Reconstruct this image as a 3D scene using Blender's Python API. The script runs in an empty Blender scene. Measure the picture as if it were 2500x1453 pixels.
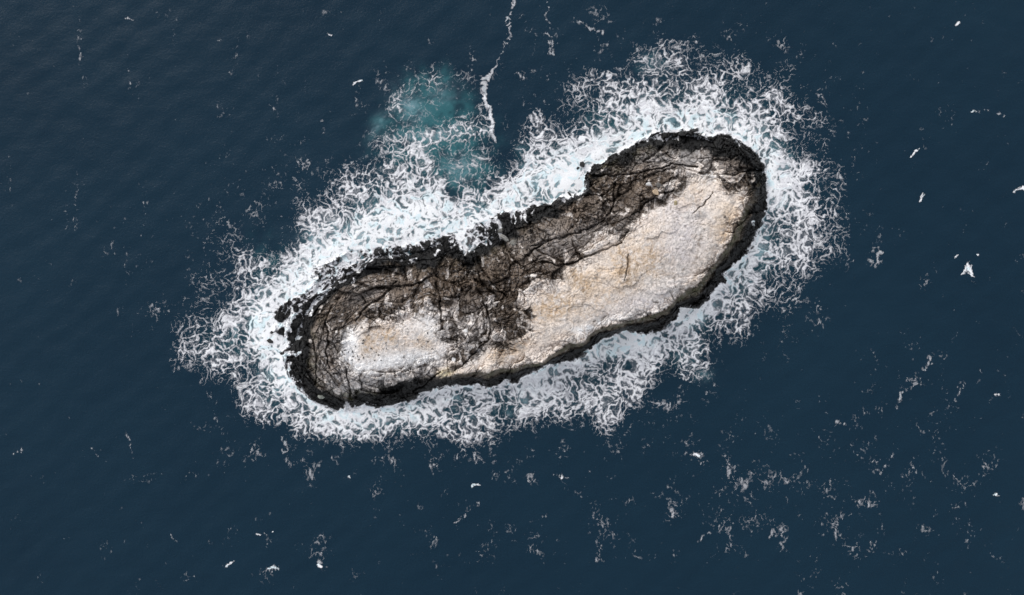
import bpy, math
import numpy as np
from mathutils import Vector

# ------------------------------------------------------------------ camera, sky, sun, exposure
SC = bpy.context.scene
COL = SC.collection
CAM_H = 250.0                      # drone height above the sea, metres
PX = 0.1                           # metres at sea level per photograph pixel
CX, CY = 1250.0, 726.5

cam_d = bpy.data.cameras.new("camera")
cam_d.sensor_width = 36.0
cam_d.lens = 36.0 * CAM_H / 250.0
cam_d.clip_start, cam_d.clip_end = 1.0, 20000.0
cam = bpy.data.objects.new("camera", cam_d)
cam.location = (0, 0, CAM_H)
COL.objects.link(cam)
SC.camera = cam

SUN_EL, SUN_AZ = math.radians(37), math.radians(-35)
world = bpy.data.worlds.new("World")
SC.world = world
world.use_nodes = True
wn = world.node_tree
wn.nodes.clear()
sky = wn.nodes.new("ShaderNodeTexSky")
sky.sky_type = 'NISHITA'
sky.sun_disc = False
sky.sun_elevation = SUN_EL
sky.sun_rotation = SUN_AZ
sky.air_density, sky.dust_density, sky.ozone_density = 1.0, 1.0, 1.0
wbg = wn.nodes.new("ShaderNodeBackground")
wbg.inputs["Strength"].default_value = 0.14
wo = wn.nodes.new("ShaderNodeOutputWorld")
cloud = wn.nodes.new("ShaderNodeHueSaturation")           # cloud cover greys the clear-sky blue
cloud.inputs["Saturation"].default_value = 0.26
wn.links.new(sky.outputs[0], cloud.inputs["Color"])
wn.links.new(cloud.outputs[0], wbg.inputs["Color"])
wn.links.new(wbg.outputs[0], wo.inputs["Surface"])

sun_d = bpy.data.lights.new("sun", 'SUN')
sun_d.energy = 0.55
sun_d.angle = math.radians(34)
sun_d.color = (1.0, 0.96, 0.91)
sun = bpy.data.objects.new("sun", sun_d)
sdir = Vector((math.sin(SUN_AZ) * math.cos(SUN_EL), math.cos(SUN_AZ) * math.cos(SUN_EL), math.sin(SUN_EL)))
sun.rotation_euler = sdir.to_track_quat('Z', 'Y').to_euler()
sun.location = sdir * 300
COL.objects.link(sun)

SC.view_settings.view_transform = 'Standard'
SC.view_settings.look = 'None'
SC.view_settings.exposure = 0.95
SC.view_settings.gamma = 1.0
SC.cycles.max_bounces = 6
SC.cycles.transparent_max_bounces = 12

# ------------------------------------------------------------------ noise and shape helpers (numpy)
f4 = np.float32

def smooth(a, b, x):
    t = np.clip((x - a) / (b - a), 0, 1)
    return t * t * (3 - 2 * t)

def hsh(ix, iy, seed):
    h = ix.astype(np.uint32) * np.uint32(374761393) + iy.astype(np.uint32) * np.uint32(668265263) + np.uint32((seed * 974634777) & 0xffffffff)
    h = (h ^ (h >> np.uint32(13))) * np.uint32(1274126177)
    h = (h ^ (h >> np.uint32(16))) * np.uint32(2246822519)
    return h ^ (h >> np.uint32(15))

def rnd(h):
    return (h & np.uint32(0xffffff)).astype(f4) / f4(16777216.0)

def perlin(x, y, seed):
    fx, fy = np.floor(x), np.floor(y)
    ix, iy = fx.astype(np.int32), fy.astype(np.int32)
    x, y = (x - fx).astype(f4), (y - fy).astype(f4)
    u, v = x * x * x * (x * (x * 6 - 15) + 10), y * y * y * (y * (y * 6 - 15) + 10)
    def g(dx, dy):
        a = rnd(hsh(ix + dx, iy + dy, seed)) * f4(6.2831853)
        return np.cos(a) * (x - dx) + np.sin(a) * (y - dy)
    a, b, c, d = g(0, 0), g(1, 0), g(0, 1), g(1, 1)
    return ((a + (b - a) * u) * (1 - v) + (c + (d - c) * u) * v) * f4(1.5)

def fbm(x, y, seed, octs=4, gain=0.5, lac=2.03):
    s, a, n = 0, 1.0, 0.0
    for k in range(octs):
        s = s + perlin(x + 17.3 * k, y - 9.1 * k, seed + k) * f4(a)
        n += a
        a *= gain
        x, y = x * lac, y * lac
    return s / f4(n) * f4(1.5)

def worley(x, y, seed, jit=0.92):
    """edge distance F2-F1, F1, random id, and the offset from the cell's point"""
    fx, fy = np.floor(x), np.floor(y)
    ix, iy = fx.astype(np.int32), fy.astype(np.int32)
    x, y = (x - fx).astype(f4), (y - fy).astype(f4)
    F1 = np.full(x.shape, 9, f4); F2 = np.full(x.shape, 9, f4)
    ID = np.zeros(x.shape, np.uint32); OX = np.zeros(x.shape, f4); OY = np.zeros(x.shape, f4)
    for dx in (-1, 0, 1):
        for dy in (-1, 0, 1):
            h = hsh(ix + dx, iy + dy, seed)
            px = dx + 0.5 + (rnd(h) - 0.5) * f4(jit) - x
            py = dy + 0.5 + (rnd(h * np.uint32(2654435761) + np.uint32(77)) - 0.5) * f4(jit) - y
            d = np.sqrt(px * px + py * py)
            m = d < F1
            F2 = np.where(m, F1, np.minimum(F2, d))
            F1 = np.where(m, d, F1)
            ID = np.where(m, h, ID); OX = np.where(m, px, OX); OY = np.where(m, py, OY)
    return F2 - F1, F1, ID, OX, OY

def seg_dist(u, v, pts, closed=False):
    d = np.full(u.shape, 1e9, f4)
    n = len(pts)
    for i in range(n if closed else n - 1):
        (ax, ay), (bx, by) = pts[i], pts[(i + 1) % n]
        ex, ey = bx - ax, by - ay
        L = ex * ex + ey * ey + 1e-9
        t = np.clip(((u - ax) * ex + (v - ay) * ey) / L, 0, 1)
        d = np.minimum(d, (u - ax - t * ex) ** 2 + (v - ay - t * ey) ** 2)
    return np.sqrt(d)

def inside(u, v, pts):
    r = np.zeros(u.shape, bool)
    n = len(pts)
    for i in range(n):
        (ax, ay), (bx, by) = pts[i], pts[(i + 1) % n]
        if ay == by:
            continue
        c = (ay > v) != (by > v)
        r ^= c & (u < (bx - ax) * (v - ay) / (by - ay) + ax)
    return r

def sdf(u, v, pts):
    """positive inside, photograph pixels"""
    d = seg_dist(u, v, pts, True)
    return np.where(inside(u, v, pts), d, -d)

def stroke(u, v, pts):
    """polyline of (u, v, radius): value 1 on the axis, 0 at the radius"""
    best = np.zeros(u.shape, f4)
    for (ax, ay, ra), (bx, by, rb) in zip(pts[:-1], pts[1:]):
        ex, ey = bx - ax, by - ay
        t = np.clip(((u - ax) * ex + (v - ay) * ey) / (ex * ex + ey * ey + 1e-9), 0, 1)
        d = np.hypot(u - ax - t * ex, v - ay - t * ey) / (ra + (rb - ra) * t)
        best = np.maximum(best, np.clip(1 - d, 0, 1))
    return best

def blob(u, v, b):
    """(u, v, ru, rv, degrees): soft ellipse"""
    cu, cv, ru, rv, deg = b
    c, s = math.cos(math.radians(deg)), math.sin(math.radians(deg))
    du, dv = u - cu, v - cv
    p, q = (du * c + dv * s) / ru, (-du * s + dv * c) / rv
    return np.exp(-(p * p + q * q)).astype(f4)

class Field:
    """a field worked out on a coarse grid of photograph pixels and read back bilinearly"""
    def __init__(self, u0, u1, v0, v1, step, fn):
        self.u0, self.v0, self.s = u0, v0, step
        gu, gv = np.arange(u0, u1 + step, step, dtype=f4), np.arange(v0, v1 + step, step, dtype=f4)
        U, V = np.meshgrid(gu, gv)
        self.a = fn(U, V).astype(f4)
    def __call__(self, u, v):
        a = self.a
        x = np.clip((u - self.u0) / self.s, 0, a.shape[1] - 1.001)
        y = np.clip((v - self.v0) / self.s, 0, a.shape[0] - 1.001)
        i, j = x.astype(np.int32), y.astype(np.int32)
        x, y = x - i, y - j
        return (a[j, i] * (1 - x) + a[j, i + 1] * x) * (1 - y) + (a[j + 1, i] * (1 - x) + a[j + 1, i + 1] * x) * y

def place(u, v, z):
    """world x, y of a spot the photograph shows at (u, v) and that lies z above the sea"""
    k = PX * (CAM_H - z) / CAM_H
    return (u - CX) * k, (CY - v) * k

def grid_mesh(name, X, Y, Z, keep, mat, parent=None, attrs=None, smooth_shade=True):
    """one mesh from the kept cells of a vertex grid (rows run down the photograph)"""
    h, w = X.shape
    idx = np.arange(h * w, dtype=np.int32).reshape(h, w)
    q = np.stack([idx[1:, :-1], idx[1:, 1:], idx[:-1, 1:], idx[:-1, :-1]], -1)[keep]
    used, inv = np.unique(q.ravel(), return_inverse=True)
    co = np.stack([X.ravel()[used], Y.ravel()[used], Z.ravel()[used]], -1).astype(f4)
    me = bpy.data.meshes.new(name)
    nf = len(q)
    me.vertices.add(len(used)); me.vertices.foreach_set("co", co.ravel())
    me.loops.add(nf * 4); me.loops.foreach_set("vertex_index", inv.astype(np.int32).ravel())
    me.polygons.add(nf)
    me.polygons.foreach_set("loop_start", np.arange(0, nf * 4, 4, dtype=np.int32))
    me.polygons.foreach_set("use_smooth", np.full(nf, smooth_shade, bool))
    me.update(calc_edges=True)
    for k, a in (attrs or {}).items():
        if a.ndim == 3:
            c = np.ones((len(used), 4), f4); c[:, :3] = a.reshape(-1, 3)[used]
            me.attributes.new(k, 'FLOAT_COLOR', 'POINT').data.foreach_set("color", c.ravel())
        else:
            me.attributes.new(k, 'FLOAT', 'POINT').data.foreach_set("value", a.ravel()[used].astype(f4))
    me.materials.append(mat)
    o = bpy.data.objects.new(name, me)
    COL.objects.link(o)
    o.parent = parent
    return o

# ------------------------------------------------------------------ materials
def new_mat(name):
    m = bpy.data.materials.new(name)
    m.use_nodes = True
    nt = m.node_tree
    return m, nt, nt.nodes["Principled BSDF"], nt.nodes["Material Output"]

def N(nt, kind, **kw):
    n = nt.nodes.new("ShaderNode" + kind)
    for k, v in kw.items():
        if k in n.inputs.keys() if hasattr(n.inputs, 'keys') else False:
            n.inputs[k].default_value = v
        else:
            setattr(n, k, v)
    return n

def attr(nt, name):
    a = nt.nodes.new("ShaderNodeAttribute"); a.attribute_name = name
    return a

def noise(nt, scale, detail=6, rough=0.6, dist=0.0):
    c = nt.nodes.new("ShaderNodeTexCoord")
    n = nt.nodes.new("ShaderNodeTexNoise")
    n.inputs["Scale"].default_value = scale; n.inputs["Detail"].default_value = detail
    n.inputs["Roughness"].default_value = rough; n.inputs["Distortion"].default_value = dist
    nt.links.new(c.outputs["Object"], n.inputs["Vector"])
    return n

def ramp(nt, src, stops):
    r = nt.nodes.new("ShaderNodeValToRGB")
    e = r.color_ramp.elements
    while len(e) < len(stops):
        e.new(0.5)
    for k, (p, c) in enumerate(stops):
        e[k].position = p; e[k].color = (c, c, c, 1) if not isinstance(c, tuple) else (*c, 1)
    nt.links.new(src, r.inputs["Fac"])
    return r

def mix(nt, a, b, fac, blend='MIX'):
    m = nt.nodes.new("ShaderNodeMix"); m.data_type = 'RGBA'; m.blend_type = blend
    for s, x in ((m.inputs[6], a), (m.inputs[7], b), (m.inputs[0], fac)):
        if isinstance(x, tuple): s.default_value = (*x, 1)
        elif isinstance(x, (int, float)): s.default_value = x
        else: nt.links.new(x, s)
    return m.outputs[2]

def rock_mat(name, rough, grain_lo, grain_hi, bump):
    m, nt, bs, out = new_mat(name)
    n1 = noise(nt, 2.3, 8, 0.7, 0.4)
    r1 = ramp(nt, n1.outputs["Fac"], [(0.28, grain_lo), (0.72, grain_hi)])
    c = mix(nt, attr(nt, "stone").outputs["Color"], r1.outputs["Color"], 1.0, 'MULTIPLY')
    nt.links.new(c, bs.inputs["Base Color"])
    bs.inputs["Roughness"].default_value = rough
    bs.inputs["Specular IOR Level"].default_value = 0.2
    n2 = noise(nt, 3.5, 8, 0.75)
    b = nt.nodes.new("ShaderNodeBump")
    b.inputs["Strength"].default_value = bump; b.inputs["Distance"].default_value = 0.4
    nt.links.new(n2.outputs["Fac"], b.inputs["Height"])
    nt.links.new(b.outputs["Normal"], bs.inputs["Normal"])
    return m

M_ROCK = rock_mat("weathered_basalt", 0.85, 0.5, 1.5, 1.0)
M_GUANO = rock_mat("guano_stained_rock", 0.92, 0.82, 1.14, 0.5)
M_WET = rock_mat("wet_black_basalt", 0.5, 0.6, 1.4, 0.7)

def sea_mat():
    m, nt, bs, out = new_mat("sea_water")
    n = noise(nt, 0.02, 4, 0.55)
    r = ramp(nt, n.outputs["Fac"], [(0.3, (0.0054, 0.0198, 0.0350)), (0.7, (0.0068, 0.0236, 0.0402))])
    c = mix(nt, r.outputs["Color"], (0.030, 0.120, 0.135), attr(nt, "teal").outputs["Fac"])
    c = mix(nt, c, (0.36, 0.55, 0.60), attr(nt, "bubbles").outputs["Fac"])
    nt.links.new(c, bs.inputs["Base Color"])
    bs.inputs["Roughness"].default_value = 0.3
    bs.inputs["IOR"].default_value = 1.33
    bs.inputs["Specular IOR Level"].default_value = 0.2
    w = noise(nt, 1.7, 7, 0.65, 0.6)
    b = nt.nodes.new("ShaderNodeBump")
    b.inputs["Strength"].default_value = 0.65; b.inputs["Distance"].default_value = 0.16
    nt.links.new(w.outputs["Fac"], b.inputs["Height"])
    nt.links.new(b.outputs["Normal"], bs.inputs["Normal"])
    return m
M_SEA = sea_mat()

def foam_mat():
    m, nt, bs, out = new_mat("sea_foam")
    n = noise(nt, 5.0, 6, 0.7)
    r = ramp(nt, n.outputs["Fac"], [(0.3, 0.8), (0.65, 1.0)])
    c = mix(nt, (0.72, 0.70, 0.725), (0.93, 0.925, 0.915), attr(nt, "thick").outputs["Fac"])
    c = mix(nt, c, (0.74, 0.86, 0.88), attr(nt, "aqua").outputs["Fac"])
    c = mix(nt, c, r.outputs["Color"], 1.0, 'MULTIPLY')
    nt.links.new(c, bs.inputs["Base Color"])
    bs.inputs["Roughness"].default_value = 0.9
    bs.inputs["Specular IOR Level"].default_value = 0.1
    b = nt.nodes.new("ShaderNodeBump")
    b.inputs["Strength"].default_value = 0.4; b.inputs["Distance"].default_value = 0.2
    nt.links.new(n.outputs["Fac"], b.inputs["Height"]); nt.links.new(b.outputs["Normal"], bs.inputs["Normal"])
    nt.links.new(attr(nt, "cover").outputs["Fac"], bs.inputs["Alpha"])
    return m
M_FOAM = foam_mat()

# ------------------------------------------------------------------ traced outlines (photograph pixels)
SHORE = [(761,656),(761,691),(744,713),(725,723),(704,726),(686,742),(667,758),(661,775),(676,790),(656,802),(689,819),
 (700,838),(684,862),(690,890),(697,910),(705,921),(722,940),(747,968),(769,984),(785,990),(802,1001),(824,1009),(840,1001),(854,1010),
 (876,1005),(890,990),(912,990),(928,998),(956,995),(978,984),(1005,976),(1022,965),(1040,959),(1092,950),(1132,942),
 (1163,944),(1192,948),(1220,944),(1233,933),(1264,933),(1286,922),(1315,911),(1344,893),(1374,889),(1403,884),(1414,873),
 (1450,852),(1464,831),(1492,822),(1530,810),(1567,820),(1590,815),(1614,803),(1654,780),(1661,750),(1707,752),(1722,740),
 (1747,714),(1764,696),(1774,698),(1775,684),(1768,665),(1787,651),(1811,635),(1822,618),(1839,600),(1848,569),(1864,538),
 (1874,507),(1877,473),(1877,444),(1869,406),(1854,381),(1833,360),(1813,343),(1785,331),(1756,324),(1727,330),(1702,326),
 (1700,312),(1669,312),(1652,319),(1621,321),(1592,328),(1568,338),(1549,350),(1524,360),(1500,374),(1486,386),(1467,403),
 (1452,401),(1440,410),(1434,425),(1426,434),(1426,459),(1416,473),(1396,479),(1361,486),(1344,497),(1313,501),(1304,498),
 (1291,508),(1273,510),(1247,511),(1229,519),(1212,519),(1211,534),(1198,534),(1183,543),(1165,550),(1158,557),(1141,563),
 (1133,574),(1128,583),(1118,583),(1112,572),(1081,571),(1075,581),(1059,583),(1044,583),(1033,587),(1020,587),(1000,596),
 (985,600),(945,601),(900,607),(862,610),(832,623),(810,638),(783,651)]
BAND = [(829,700),(800,722),(774,750),(750,780),(741,810),(741,860),(744,915),(763,951),(813,968),(848,979),(884,965),(912,970),
 (945,955),(983,935),(1033,938),(1073,924),(1103,917),(1123,913),(1163,908),(1189,910),(1220,900),(1253,902),(1286,889),
 (1308,889),(1330,884),(1341,871),(1363,856),(1392,836),(1403,840),(1425,836),(1440,816),(1462,805),(1497,792),(1530,785),
 (1581,772),(1628,757),(1644,740),(1661,721),(1680,705),(1703,700),(1717,677),(1738,654),(1754,635),(1773,607),(1796,560),
 (1809,531),(1818,507),(1838,480),(1852,455),(1845,425),(1828,379),(1799,372),(1751,367),(1717,350),(1679,345),(1611,355),
 (1573,355),(1534,370),(1481,398),(1437,428),(1437,465),(1400,490),(1345,515),(1290,548),(1240,568),(1200,600),(1165,625),
 (1140,640),(1090,620),(1040,640),(1000,642),(950,648),(900,660),(865,682)]
GUANO_BIG = [(1073,924),(1103,917),(1123,913),(1163,908),(1189,910),(1220,900),(1253,902),(1286,889),(1308,889),(1330,884),(1341,871),
 (1363,856),(1392,836),(1403,840),(1425,836),(1440,816),(1462,805),(1497,792),(1530,785),(1581,772),(1628,757),(1644,740),
 (1661,721),(1680,705),(1703,700),(1717,677),(1738,654),(1754,635),(1773,607),(1794,562),(1789,548),(1809,531),(1818,507),
 (1826,473),(1821,446),(1811,449),(1801,454),(1787,456),(1770,446),(1765,427),(1754,410),(1727,413),(1722,422),(1705,422),
 (1681,425),(1657,444),(1650,466),(1621,470),(1597,487),(1578,500),(1566,524),(1545,540),(1534,560),(1515,577),(1496,562),
 (1466,557),(1470,580),(1455,600),(1430,622),(1396,642),(1361,672),(1335,690),(1304,690),(1295,706),(1273,716),(1269,750),
 (1284,777),(1282,807),(1260,832),(1238,845),(1220,860),(1209,838),(1205,825),(1191,827),(1176,856),(1161,869),(1130,890),(1106,904),(1088,909)]
GUANO_SMALL = [(840,816),(851,802),(873,800),(895,794),(925,782),(964,778),(1005,762),(1027,768),(1071,770),(1077,816),(1107,838),
 (1104,866),(1088,888),(1071,900),(1052,879),(1014,893),(945,915),(905,928),(884,915),(857,915),(848,893),(836,877),(835,849)]
HEIGHTS = [(829,700,3.2),(774,750,3.0),(741,810,3.0),(741,860,3.0),(763,951,3.0),(848,979,3.4),(912,970,3.6),(983,935,5.0),(1073,924,6.2),
 (1220,900,8.0),(1400,838,9.2),(1530,785,10.0),(1680,705,10.0),(1773,607,10.0),(1818,507,8.8),(1852,455,5.0),(1828,379,4.0),
 (1751,367,4.0),(1679,345,4.0),(1534,370,3.6),(1437,440,3.0),(1345,515,3.2),(1240,568,3.4),(1165,625,3.0),(1090,620,3.2),(1000,642,3.2),(900,660,3.0),
 (1600,600,11.4),(1700,560,10.8),(1500,700,11.0),(1350,800,10.0),(1250,800,9.0),(1150,760,7.6),(1000,830,7.6),(900,850,7.0),
 (900,740,5.4),(820,830,5.2),(850,930,5.2),(1200,680,6.4),(1350,620,7.4),(1500,520,7.4),(1650,440,7.8),(1750,420,7.2),(1600,400,6.0),(1780,500,9.8)]

# ------------------------------------------------------------------ the islet: height and stone, worked out over the photograph's plan
def rbf(pts):
    p = np.array(pts, float)
    P = p[:, :2] / 300.0
    def phi(r2):
        return np.where(r2 > 0, 0.5 * r2 * np.log(r2 + 1e-12), 0)
    n = len(p)
    A = np.zeros((n + 3, n + 3))
    A[:n, :n] = phi(((P[:, None] - P[None]) ** 2).sum(-1)) + np.eye(n) * 0.02
    A[:n, n] = 1; A[:n, n + 1:] = P; A[n, :n] = 1; A[n + 1:, :n] = P.T
    wts = np.linalg.solve(A, np.r_[p[:, 2], 0, 0, 0])
    def f(u, v):
        x, y = u / 300.0, v / 300.0
        s = wts[n] + wts[n + 1] * x + wts[n + 2] * y
        for k in range(n):
            s = s + wts[k] * phi((x - P[k, 0]) ** 2 + (y - P[k, 1]) ** 2)
        return s
    return f

IU0, IU1, IV0, IV1, IST = 620.0, 1910.0, 280.0, 1040.0, 1.2
F_TOP = Field(IU0, IU1, IV0, IV1, 10, rbf(HEIGHTS))
gu, gv = np.arange(IU0, IU1, IST, dtype=f4), np.arange(IV0, IV1, IST, dtype=f4)
U, V = np.meshgrid(gu, gv)
X0, Y0 = U * PX, V * PX                                  # metres, v running down
wa, wb = fbm(X0 / 7, Y0 / 7, 11, 4), fbm(X0 / 7, Y0 / 7, 12, 4)
wc, wd = fbm(X0 / 1.6, Y0 / 1.6, 13, 3), fbm(X0 / 1.6, Y0 / 1.6, 14, 3)
nz6, nz2, nz1 = fbm(X0 / 6, Y0 / 6, 21, 5), fbm(X0 / 2, Y0 / 2, 22, 4), fbm(X0 / 0.8, Y0 / 0.8, 23, 3)

def blocks(scale, seed, stretch=1.0, ang=0.0, warp=1.0, fine=0.25):
    c, s = math.cos(ang), math.sin(ang)
    x, y = X0 + wa * warp + wc * fine, Y0 + wb * warp + wd * fine
    p, q = (x * c + y * s) / (scale * stretch), (-x * s + y * c) / scale
    p = np.where(LEFT_END & (RAD > 4.5 + 1.5 * wa), ANG * 9.0 / (scale * stretch) + wb * warp / scale * 0.5, p)
    q = np.where(LEFT_END & (RAD > 4.5 + 1.5 * wa), RAD / scale * 1.25 + wa * warp / scale * 0.5, q)
    return worley(p, q, seed)

RAD = np.hypot(X0 - 93.0, (Y0 - 83.0) * 1.25); ANG = np.arctan2((Y0 - 83.0) * 1.25, X0 - 93.0)
LEFT_END = (U + 40 * wa + 20 * wc < 985)                 # the low end splits in shells round its crown

e1, _, id1, ox1, oy1 = blocks(6.4, 31, 1.35, -0.5, 1.5, 0.25)
e2, _, id2, ox2, oy2 = blocks(2.5, 32, 1.4, -0.35, 0.9, 0.22)
e3, _, id3, ox3, oy3 = blocks(0.95, 33, 1.5, 0.25, 0.7, 0.16)
def tilt(idn, ox, oy, k):
    a = rnd(idn * np.uint32(747796405) + np.uint32(k)) * f4(6.2832)
    return np.cos(a) * ox + np.sin(a) * oy
fr = np.abs(perlin(X0 / 9 + wa * 0.5, Y0 / 6 + wb * 0.5, 41))
fr2 = np.abs(perlin(X0 / 4.5 + wb * 0.5 + 7, Y0 / 5.5 + wa * 0.5, 42))
frac = np.maximum(1 - smooth(0.0, 0.028, fr), 0.7 * (1 - smooth(0.0, 0.030, fr2)))

frc = np.zeros(U.shape, f4)                             # sets of long straight joints crossing each other
for k, (ang, ln, ac, wdt) in enumerate([(-0.45, 13, 1.7, 0.075), (1.15, 9, 1.5, 0.075), (0.35, 10, 2.1, 0.06), (2.2, 11, 1.9, 0.065), (1.7, 7, 1.1, 0.09)]):
    ca, sa = math.cos(ang), math.sin(ang)
    xr, yr = X0 + wa * 0.55 + wc * 0.10, Y0 + wb * 0.55 + wd * 0.10
    li = 1 - smooth(0.012, wdt, np.abs(perlin((xr * ca + yr * sa) / ln, (-xr * sa + yr * ca) / ac, 170 + k)))
    frc = np.maximum(frc, li * smooth(-0.15, 0.25, fbm(X0 / 8 + 3 * k, Y0 / 8, 180 + k, 3)))
d_shore = sdf(U, V, SHORE)
d_band = sdf(U, V, BAND)
jag = (rnd(id2) - 0.5) * 9 + (rnd(id3) - 0.5) * 4 + nz2 * 5
d_shore_j = d_shore + jag * np.clip(1 - np.abs(d_shore) / 40, 0, 1)
t = np.where(d_band > 0, 1.0, np.clip(d_shore_j, 0, None) / (np.clip(d_shore_j, 0, None) + np.clip(-d_band, 0, None) + 1e-3))
top = F_TOP(U, V)
cliff = smooth(5.5, 8.0, top)                          # the steep south-east side
prof = np.where(t < 1, (1 - cliff) * (0.22 * smooth(0, 0.10, t) + 0.78 * t ** 1.15) + cliff * (0.18 * smooth(0, 0.12, t) + 0.42 * smooth(0.1, 0.62, t) + 0.40 * smooth(0.68, 1.0, t)), 1.0)
Z = top * prof

sd_g = sdf(U, V, GUANO_BIG)
sd_s = sdf(U, V, GUANO_SMALL)
gn = nz6 * 16 + nz2 * 9
edge_soft = (rnd(id2) - 0.5) * 26 + (rnd(id3) - 0.5) * 14
sharp = smooth(-14, 10, d_band)                          # along the cliff edge the crust ends sharply
G_big = smooth(-4, np.where(d_band < 22, 5, 14), sd_g + np.where(d_band < 22, 0, 7) + (gn + edge_soft) * np.where(d_band < 22, 0.22, 1.55) - 2 * (1 - sharp))
G_small = smooth(-8, 10, sd_s + 7 + (gn * 1.25 + edge_soft * 1.3) * np.where(U < 880, 0.35, 1.0))
WEDGE = blob(U, V, (1165, 830, 95, 75, -25)) + 0.7 * blob(U, V, (1075, 760, 50, 50, 0)) + 0.6 * blob(U, V, (960, 750, 80, 30, 0)) + 0.55 * blob(U, V, (1440, 590, 80, 30, -30))
G_scrap = smooth(0.02, 0.22, fbm(X0 / 2.2 + wa * 0.6, Y0 / 3.6 + wb * 0.6, 59, 5) + 0.16 * (rnd(id3) - 0.5) - 0.37 + 0.50 * np.clip(WEDGE, 0, 1)) * 0.85
G = np.maximum(np.maximum(G_big, G_small), G_scrap * (d_band > 4))

amp = 1.0 - 0.80 * np.maximum(smooth(0, 34, sd_g), smooth(-4, 26, sd_s))
in_land = smooth(0, 6, d_shore_j)
RIFTS = [[(1524,588,4),(1476,610,5),(1428,630,7),(1396,644,7),(1361,650,6),(1320,640,5)],
 [(1128,583,9),(1138,625,10),(1150,665,12),(1165,690,9),(1200,712,6),(1225,740,4)],
 [(1150,600,6),(1170,650,6),(1200,690,6),(1235,725,4)],
 [(965,690,5),(925,728,7),(893,755,6),(868,785,4)],[(865,690,6),(905,703,7),(960,702,6),(1030,690,6),(1060,668,6)],
 [(1060,668,7),(1075,640,8),(1088,622,8)],[(1062,690,6),(1072,725,6),(1078,760,5),(1080,800,5)],
 [(1180,740,4),(1200,780,5),(1190,830,5),(1140,880,4),(1110,905,4)],
 [(1437,428,6),(1490,432,5),(1560,425,4),(1640,400,4),(1700,405,4)],[(1500,450,5),(1500,500,6),(1470,540,5),(1430,560,4),(1360,580,5),(1300,600,4)],
 [(1650,466,4),(1615,470,5),(1580,492,5),(1560,515,5)],[(1640,330,4),(1600,370,5),(1573,395,4)],[(1770,425,5),(1820,420,5),(1855,415,5)],
 [(1215,545,8),(1222,590,8),(1250,625,7),(1275,650,5)],[(1300,545,5),(1330,590,5),(1290,625,5)],
 [(1078,905,3),(1040,935,4),(1010,955,4)],[(845,900,4),(850,950,6),(850,1000,8)],[(765,830,4),(775,880,5),(770,940,5)],[(800,790,5),(795,850,4),(810,900,4)],
 [(1535,620,3),(1528,650,4),(1525,685,3)],[(1690,520,3),(1720,500,3),(1740,470,3)]]
rift = np.zeros(U.shape, f4)
uw, vw = U + wa * 7 + wc * 3, V + wb * 7 + wd * 3
for r in RIFTS:
    m = stroke(uw, vw, r)
    rift = np.maximum(rift, smooth(0.25, 0.85, m))
busy = smooth(-0.35, 0.35, fbm(X0 / 11, Y0 / 11, 24, 3))            # rubbly ground against broad smooth slabs
crack1, crack2, crack3 = 1 - smooth(0.015, 0.08, e1), (1 - smooth(0.02, 0.15, e2)) * (0.35 + 0.65 * busy), (1 - smooth(0.02, 0.24, e3)) * (0.3 + 0.7 * busy)
def ridged(x, y, seed, octs):
    s, a, n = 0, 1.0, 0.0
    for k in range(octs):
        s = s + (1 - np.abs(perlin(x + 5 * k, y, seed + k)) * 1.8) ** 2 * f4(a); n += a; a *= 0.58
        x, y = x * 1.95, y * 1.95
    return s / n
rub = (0.5 - ridged(X0 / 3.0 + wb * 0.5, Y0 / 2.3 + wa * 0.5, 120, 6)) * 2.3      # sharp gullies, rounded ribs
rc, rs = math.cos(1.25), math.sin(1.25)                 # ribs and gullies running up from the north shore
RIBS = np.clip(smooth(105, 20, np.abs(d_band - 25)) * (1 - cliff), 0, 1) * smooth(900, 1010, U) * smooth(1480, 1400, U) + 0.5 * smooth(60, 0, np.abs(d_band)) * smooth(1480, 1520, U) * (1 - cliff)
rib = ridged(((X0 + wa * 0.7) * rs - (Y0 + wb * 0.7) * rc) / 2.1, ((X0 + wa) * rc + (Y0 + wb) * rs) / 9.5, 140, 4)
rub = rub + RIBS * (rib - 0.5) * 3.8
disp = amp * ((rnd(id1) - 0.5) * 0.9 + tilt(id1, ox1, oy1, 1) * 2.0 + ((rnd(id2) - 0.5) * 0.5 + tilt(id2, ox2, oy2, 2) * 1.1) * (0.35 + 0.65 * busy)
              + ((rnd(id3) - 0.5) * 0.28 + tilt(id3, ox3, oy3, 3) * 0.42) * (0.2 + 0.8 * busy)) + nz1 * 0.09 + nz2 * 0.16 * (0.5 + amp) + nz6 * 0.22
disp = disp - amp * np.clip(amp * 1.3, 0, 1) * (0.75 * crack1 * (0.4 + 0.6 * smooth(-0.3, 0.3, nz2)) + 0.62 * crack2 * smooth(-0.45, 0.25, nz6 + nz2 * 0.5) + 0.42 * crack3 * smooth(-0.4, 0.3, nz2) + 0.7 * frac * smooth(-0.3, 0.3, nz6)) + amp * (0.55 * busy + 0.25) * rub - amp * 0.55 * frc - rift * 1.5 * (0.35 + 0.65 * amp)
Z = np.where(d_shore_j > 0, np.maximum(Z + disp * in_land * np.clip(0.35 + Z / 3.0, 0, 1), 0.02 + 0.12 * nz1), np.clip(d_shore_j * 0.09, -2.2, 0) - 0.05)
ISLET_Z = Field.__new__(Field); ISLET_Z.u0, ISLET_Z.v0, ISLET_Z.s, ISLET_Z.a = IU0, IV0, IST, Z.astype(f4)
ISLET_D = Field.__new__(Field); ISLET_D.u0, ISLET_D.v0, ISLET_D.s, ISLET_D.a = IU0, IV0, IST, d_shore_j.astype(f4)

joint_ = np.clip(np.maximum(crack1, np.maximum(crack2, frac)), 0, 1)

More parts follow.
